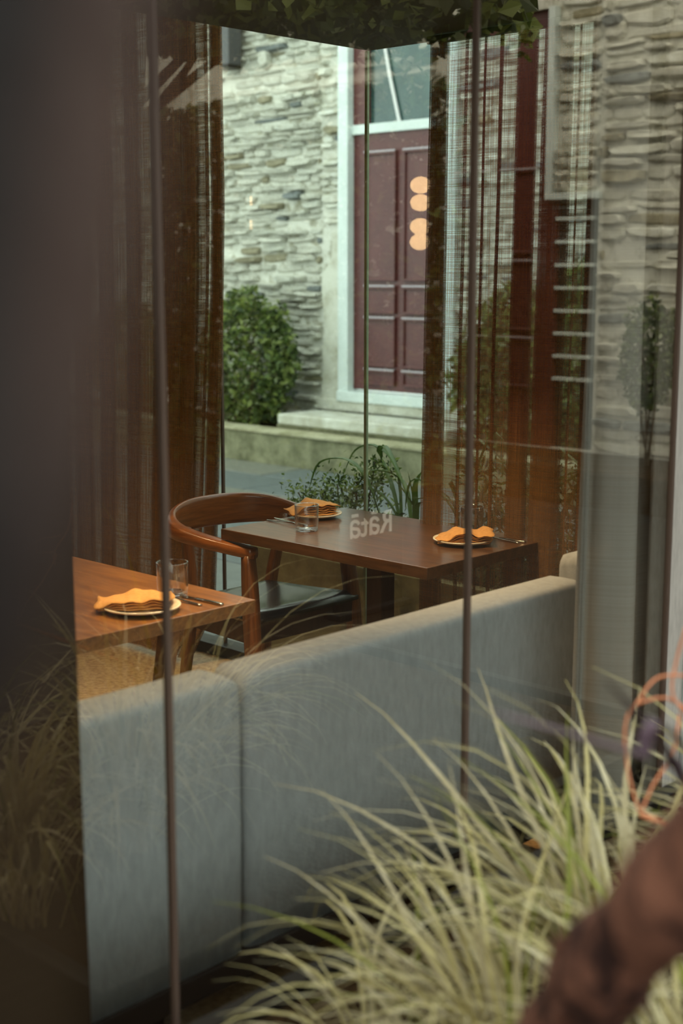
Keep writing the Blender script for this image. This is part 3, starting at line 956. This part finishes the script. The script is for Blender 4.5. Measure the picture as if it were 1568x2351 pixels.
def napkin(x, y, rz, label, w, d, layers, seed, lift=.012, thick=.0062, droop=1.0):
    t = thing('folded_napkin', label, 'napkin', (x, y, .7502 + .0075), rz, 'folded napkins on plates')
    r = random.Random(seed)
    ph = r.uniform(0, 6)
    for k in range(layers):
        rows_t, rows_b = [], []
        inset = .004 if k < layers - 1 else -.004
        jx, jy = r.uniform(-.004, .004), r.uniform(-.004, .004)
        N = 18; Mx = 10
        zk = lift * .2
        for i in range(N + 1):
            u = i / N * 2 - 1
            rt, rb = [], []
            for j in range(Mx + 1):
                v = j / Mx * 2 - 1
                px = u * (w / 2 - inset) * (1 - .05 * v * v) + jx + .004 * math.sin(v * 4 + ph + k * .5)
                py = v * (d / 2 - inset) + jy + .006 * math.sin(u * 3 + ph)
                wav = .0032 * math.sin(u * 5 + ph + v * 1.2) + .0016 * math.sin(u * 12 + k * .8 + ph) * (1 + abs(v)) * .6
                hump = (.012 + .003 * k) * math.exp(-((u + .15) ** 2) * 3.5) + .004 * math.exp(-((u - .8) ** 2) * 9)
                sm = min(1, max(0, (u + .35) / 1.1)); sm = sm * sm * (3 - 2 * sm)
                z = zk + k * thick * (.30 + .75 * sm) + wav * (.4 + .3 * k) + hump * (.25 + .75 * k / max(1, layers - 1)) * droop
                e = max(abs(u), abs(v))
                pinch = .0018 * (max(0, e - .9) / .1)
                rt.append((px, py, max(.001, z + thick * .46 - pinch)))
                rb.append((px, py, max(0, z - thick * .40 + pinch)))
            rows_t.append(rt); rows_b.append(rb)
        b = B()
        a1 = b.grid(rows_t); a2 = b.grid(rows_b)
        ed = [(0, j) for j in range(Mx + 1)] + [(i, Mx) for i in range(1, N + 1)] + [(N, j) for j in range(Mx - 1, -1, -1)] + [(i, 0) for i in range(N - 1, 0, -1)]
        for (i, j), (m_, n_) in zip(ed, ed[1:] + ed[:1]):
            b.bm.faces.new((a1[i][j], a1[m_][n_], a2[m_][n_], a2[i][j]))
        b.obj('fold', M['napkin'], t, True)
    return t
napkin(-3.60, 3.60, R(62), 'mustard napkin folded on the plate beside the tumbler and curved chair', .185, .115, 5, 2, droop=1.6)
napkin(-2.872, 3.588, R(40), 'mustard napkin with wavy folds on the plate at the right end of the dark table', .185, .125, 5, 9, droop=.9)
napkin(-2.93, 2.25, R(48), 'mustard napkin folded on the plate of the lower left table', .20, .12, 4, 15, droop=1.0)

def tumbler(x, y, label, h=.092, r=.0425):
    t = thing('tumbler', label, 'glass', (x, y, .7503), 0, 'water tumblers')
    B().lathe([(r * .93, .010), (r * .98, .03), (r, h - .001), (r - .0005, h), (r - .0018, h - .001), (r * .98 - .0016, .03), (r * .92 - .0016, .012)], 40, cap=False).obj('wall', M['tumbler'], t, True)
    B().lathe([(.002, .0), (r * .86, .0), (r * .93, .004), (r * .94, .011), (r * .84, .014), (.002, .011)], 40).obj('base', M['tumbler_base'], t, True)
    B().lathe([(r - .0022, h - .0012), (r + .0004, h - .0012), (r + .0004, h + .0008), (r - .0022, h + .0008), (r - .0022, h - .0012)], 40, cap=False).obj('rim', M['tumbler_base'], t, True)
    return t
tumbler(-3.415, 3.385, 'clear tumbler in front of the napkin at the chair end of the dark table')
tumbler(-2.975, 3.755, 'clear tumbler behind the napkin at the right end of the dark table')
tumbler(-2.975, 2.42, 'clear tumbler beside the napkin on the lower left table', .098, .044)

def fork(x, y, rz, label, z=.7505, tilt=0):
    t = thing('fork', label, 'fork', (x, y, z), rz, 'table cutlery')
    t.rotation_euler = (0, tilt, rz)
    b = B()
    rows = []
    for s, w, h in ((-.10, .0055, .003), (-.09, .0065, .003), (-.04, .0045, .005), (.0, .003, .008), (.03, .003, .010), (.045, .006, .009), (.055, .0105, .006)):
        rows.append([(s, -w, h), (s, 0, h + .0014), (s, w, h), (s, w, h - .0014), (s, 0, h - .0016), (s, -w, h - .0014)])
    b.loft(rows)
    hd = b.obj('handle', M['cutlery'], t, True)
    for k in range(4):
        yy_ = -.0082 + k * .0055
        B().tube([(.053, yy_, .006), (.07, yy_, .004), (.088, yy_, .0065), (.10, yy_, .010)], [.0017, .0016, .0014, .0008], 6).obj('tine', M['cutlery'], hd, True)
    return t
def knife(x, y, rz, label, z=.7505, flip=1):
    t = thing('knife', label, 'knife', (x, y, z), rz, 'table cutlery')
    b = B()
    b.loft([[(s, -w, .001), (s, -w, h), (s, w, h), (s, w, .001)] for s, w, h in ((-.11, .004, .005), (-.105, .0065, .006), (-.05, .006, .006), (-.005, .0045, .006))])
    b.obj('handle', M['cutlery'], t, True)
    b = B()
    b.loft([[(s, -w, .002), (s, -w, .0035), (s, w * .7, .003), (s, w * .7, .0022)] for s, w in ((-.005, .004), (.01, .009), (.07, .0095), (.1, .006), (.112, .001))])
    b.obj('blade', M['cutlery'], t)
    return t
knife(-3.56, 3.455, R(172), 'steel knife at the chair end of the dark table, beside the tumbler')
fork(-3.56, 3.425, R(0), 'steel fork at the chair end of the dark table, partly behind the tumbler')
knife(-2.835, 3.725, R(184), 'steel knife behind the plate at the right end of the dark table')
fork(-2.835, 3.705, R(184), 'steel fork beside the plate at the right end of the dark table, nearer the napkin')
knife(-2.90, 2.435, R(184), 'steel knife behind the plate on the lower left table')
fork(-2.93, 2.395, R(183), 'steel fork with bright tines behind the napkin on the lower left table')

# ================================================================== LAMPS
def downlight(x, y, z, power, label, spot=70):
    t = thing('ceiling_downlight', label, 'downlight', (x, y, z))
    hb_ = B().lathe([(.001, 0), (.045, 0), (.055, -.004), (.058, -.012), (.05, -.014), (.04, -.006), (.001, -.006)], 20)
    hs_ = hb_.obj('housing', M['steel_dark'], t)
    B().lathe([(.001, -.007), (.038, -.007), (.038, -.009), (.001, -.009)], 16).obj('lens', M['lamp_face'], hs_)
    ld = bpy.data.lights.new('downlight_beam', 'SPOT')
    ld.energy = power * .88; ld.color = (1.0, 0.69, 0.36); ld.spot_size = R(spot); ld.spot_blend = .6; ld.shadow_soft_size = .04
    lo = bpy.data.objects.new('downlight_beam', ld); C.objects.link(lo); lo.parent = t; lo.location = (0, 0, -.02)
    return t
downlight(-3.1, 2.05, ZC, 45, 'ceiling downlight above the lower left table', 75)
downlight(-3.05, 2.8, ZC, 48, 'ceiling downlight above the dark table', 80)
downlight(-2.74, 2.45, ZC, 46, 'ceiling downlight above the banquette', 80)
downlight(-4.7, 2.5, 3.0, 120, 'ceiling downlight above the open floor left of the chair', 70)
downlight(-2.74, 1.4, ZC, 42, 'ceiling downlight above the near end of the banquette', 80)

downlight(-2.82, 2.98, ZC, 110, 'ceiling downlight nearest the right curtain', 72)
def pendant(x, y, zs, label, r=.055):
    t = thing('pendant_lamp', label, 'pendant lamp', (x, y, 3.0))
    B().tube([(0, 0, 0), (0, 0, min(zs) - 3.0)], .005, 6).obj('rod', M['brass'], t)
    for z in zs:
        b = B()
        n = 12
        b.lathe([(max(.002, r * math.sin(math.pi * k / n)), z - 3.0 - r * .8 * math.cos(math.pi * k / n)) for k in range(n + 1)], 20)
        b.obj('globe', M['globe'], t, True)
    B().lathe([(.001, 0), (.05, 0), (.05, -.02), (.001, -.02)], 16).obj('canopy', M['brass'], t)
pendant(-4.96, 2.02, (1.80, 1.88), 'lower warm globe, doubled to imitate its second reflection, mirrored in the far window over the maroon door')  # second globe added to imitate the double reflection in the glazing
pendant(-4.89, 2.10, (2.00, 2.09), 'upper warm globe, doubled to imitate its second reflection, mirrored in the far window over the maroon door')  # again one extra globe for the doubled reflection
pendant(-6.32, 2.0, (1.92, 2.06), 'small warm globes mirrored in the far window over the pale stone wall', .035)

# ================================================================== FOREGROUND PLANTING
gp = thing('courtyard_planter', 'dark planter bed outside the near window holding the pale grasses', 'planter', (0, 0, 0))
b = B()
b.box(-1.66, -.3, 1.32, 1.36, 0, .42, .004); b.box(-1.66, -.3, 3.3, 3.34, 0, .42, .004)
b.box(-1.66, -1.62, 1.36, 3.3, 0, .42, .004); b.box(-.34, -.3, 1.36, 3.3, 0, .42, .004)
b.obj('trough', M['steel_dark'], gp)
B().box(-1.62, -.34, 1.36, 3.3, .2, .39).obj('soil', M['soil'], gp)

def blade_mesh(seed, m):
    r = random.Random(seed)
    L = r.uniform(.48, .72)
    arch = r.uniform(.5, 1.25)
    pts = []
    n = 9
    x = z = 0
    ang = R(r.uniform(72, 88))
    for i in range(n + 1):
        pts.append((x, .012 * math.sin(i * .7 + seed), z))
        st_ = L / n
        x += math.cos(ang) * st_; z += math.sin(ang) * st_
        ang -= R(150) * arch / n * (.35 + 1.3 * i / n)
    b = B()
    rows = []
    for i, p in enumerate(pts):
        t = i / n
        w = .0042 * (1 if t < .6 else max(.12, 1 - (t - .6) / .4))
        rows.append([(p[0], p[1] - w, p[2] + w * .35), p, (p[0], p[1] + w, p[2] + w * .35)])
    b.grid(rows)
    me = b.mesh('blade')
    me.materials.append(m)
    for p in me.polygons:
        p.use_smooth = True
    return me
blades = [blade_mesh(k + 40, M['grass'][k % 3 if k % 12 else 3]) for k in range(24)]
def tuft(x, y, z, n, seed, label, bias=None, sc=1.0):
    t = thing('grass_tuft', label, 'grass tuft', (x, y, z), 0, 'pale grasses outside the near window')
    r = random.Random(seed)
    for k in range(n):
        o = link('blade', blades[r.randrange(24)], None, t)
        a = r.uniform(0, 2 * math.pi) if bias is None or r.random() < .35 else R(bias) + r.gauss(0, .7)
        o.location = (.04 * math.cos(a) + r.gauss(0, .015), .04 * math.sin(a) + r.gauss(0, .015), 0)
        o.rotation_euler = (R(r.gauss(0, 7)), R(r.gauss(0, 9)), a)
        s = sc * r.uniform(.65, 1.1)
        o.scale = (s, s * 1.25, s)
tuft(-1.10, 1.52, .39, 150, 1, 'pale yellow grass tuft at the bottom centre, in front of the others', 215, .86)
tuft(-1.12, 1.80, .39, 150, 2, 'tallest pale yellow grass tuft in the middle, left of the leaning trunk', 200, 1.0)
tuft(-.95, 2.10, .39, 120, 3, 'pale yellow grass tuft behind the leaning trunk near the twigs', 190, 1.05)
tuft(-.78, 1.55, .39, 130, 4, 'pale yellow grass tuft at the lower right under the leaning trunk', 240)
tuft(-1.28, 1.42, .39, 40, 5, 'sparse straw grass tuft farthest left, arching over the dark rail', 230, .7)

# leaning rough trunk in the near right foreground
tr = thing('leaning_trunk', 'rough reddish brown trunk leaning across the bottom right corner', 'trunk')
pts = catmull([(-1.0, 1.42, .38), (-.775, 1.09, .765), (-.595, .905, 1.057), (-.485, .825, 1.193), (-.375, .765, 1.338), (-.19, .71, 1.59), (.05, .64, 1.87), (.28, .57, 2.3)], 8)
n_ = len(pts)
tb = B()
tb.tube(pts, [.036 - .003 * math.sin(i * .9) for i in range(n_)], 18, jitter=.2)
bk = tb.obj('bark', M['bark_red'], tr, True)
for k in range(46):
    i = rnd.randrange(4, n_ - 6)
    p = pts[i]; d = (pts[i + 1] - pts[i]).normalized()
    a = Vector((rnd.gauss(0, 1), rnd.gauss(0, 1), rnd.gauss(0, 1))); a = (a - d * a.dot(d)).normalized()
    b = B(); q = p + a * .034
    b.tube([q - d * .03, q + a * .004, q + d * .035], [.003, .0065, .002], 6)
    b.obj('bark_ridge', M['bark_red'], bk)

# blurred trunk close to the lens at the left; near-black copy imitates its shaded side
ft = thing('foreground_trunk', 'smooth brown trunk, strongly blurred, very close at the left edge', 'trunk')
def at(px, py, d):
    F = 3200; p = math.atan(555 / F); yw = R(43.8)
    fw = Vector((-math.sin(yw) * math.cos(p), math.cos(yw) * math.cos(p), -math.sin(p)))
    rt = Vector((math.cos(yw), math.sin(yw), 0)); up = rt.cross(fw)
    return Vector((0, 0, 1.65)) + (fw + rt * ((px - 784) / F) - up * ((py - 1175.5) / F)) * d
cps = [(170, -700, .20), (150, -200, .20), (110, 200, .20), (70, 600, .20), (30, 1000, .203), (-60, 1350, .21), (-230, 1700, .22), (-420, 2100, .24), (-600, 2500, .27)]
tp = catmull([at(*q) for q in cps], 6)
B().tube(tp, [.0155 - .003 * i / len(tp) for i in range(len(tp))], 16, jitter=.3).obj('bark', M['bark_brown'], ft, True)
lo = tp[-1]
B().tube([tuple(lo), (lo.x - .06, lo.y + .0, .9), (lo.x - .1, lo.y - .02, 0)], [.0125, .016, .022], 12, jitter=.2).obj('lower_stem', M['bark_brown'], ft, True)
shade_trunk = thing('foreground_trunk', 'near-black stand-in for the shaded side of the blurred trunk, at the extreme left edge', 'trunk')  # added tube, its near-black colour stands for the shade on the first trunk
c2 = [(-40, -700, .18), (-40, -200, .18), (-100, 200, .18), (-150, 700, .18), (-150, 1200, .18), (-190, 1500, .185), (-380, 1900, .2), (-700, 2500, .24)]
tq = catmull([at(*q) for q in c2], 6)
B().tube(tq, [.0115 - .002 * i / len(tq) for i in range(len(tq))], 14, jitter=.3).obj('bark', M['bark_dark'], shade_trunk, True)
lo = tq[-1]
B().tube([tuple(lo), (lo.x - .02, lo.y - .05, .9), (lo.x - .04, lo.y - .09, 0)], [.0095, .014, .018], 12, jitter=.2).obj('lower_stem', M['bark_dark'], shade_trunk, True)

# purple flax leaves and orange twigs
fx = thing('purple_flax', 'purple flax plant with long pointed leaves beside the leaning trunk', 'plant')
root = Vector((-.40, 1.62, .39))
for tipd, w in (([(1620, 1800, 1.36), (1470, 1745, 1.33), (1280, 1685, 1.30), (1098, 1628, 1.28)], .0105),
                ([(1640, 1920, 1.40), (1540, 1760, 1.37), (1460, 1650, 1.35), (1385, 1560, 1.33)], .014),
                ([(1660, 1950, 2.1), (1580, 1830, 2.1), (1510, 1700, 2.08), (1440, 1610, 2.05)], .011)):
    q = [root] + [at(*c) for c in tipd]
    strap_leaf(q, w, 'leaf', M['flax'], fx)
strap_leaf([root, root + Vector((.1, .1, .5)), root + Vector((.3, .15, .8))], .014, 'leaf', M['flax'], fx)
tw = thing('orange_twigs', 'tangled orange bare twigs beside the near window at the right edge', 'twigs')
for q in ([(1470, 1870, 1.95), (1445, 1790, 1.95), (1434, 1700, 1.95), (1440, 1645, 1.95), (1462, 1615, 1.95), (1500, 1562, 1.97), (1550, 1550, 2.0), (1640, 1560, 2.0)],
          [(1462, 1615, 1.95), (1530, 1602, 2.0), (1590, 1640, 2.0)],
          [(1600, 1660, 2.0), (1545, 1600, 2.0), (1552, 1520, 2.02), (1575, 1440, 2.02)],
          [(1470, 1870, 1.95), (1500, 1800, 1.96), (1545, 1730, 1.98), (1560, 1640, 2.0)]):
    B().tube(catmull([at(*c) for c in q], 3), .0021, 6).obj('twig', M['twig'], tw, True)
B().tube([at(1470, 1870, 1.95), Vector((-.85, 2.02, .7)), Vector((-.83, 2.08, .38))], [.004, .005, .006], 6).obj('twig', M['twig'], tw, True)
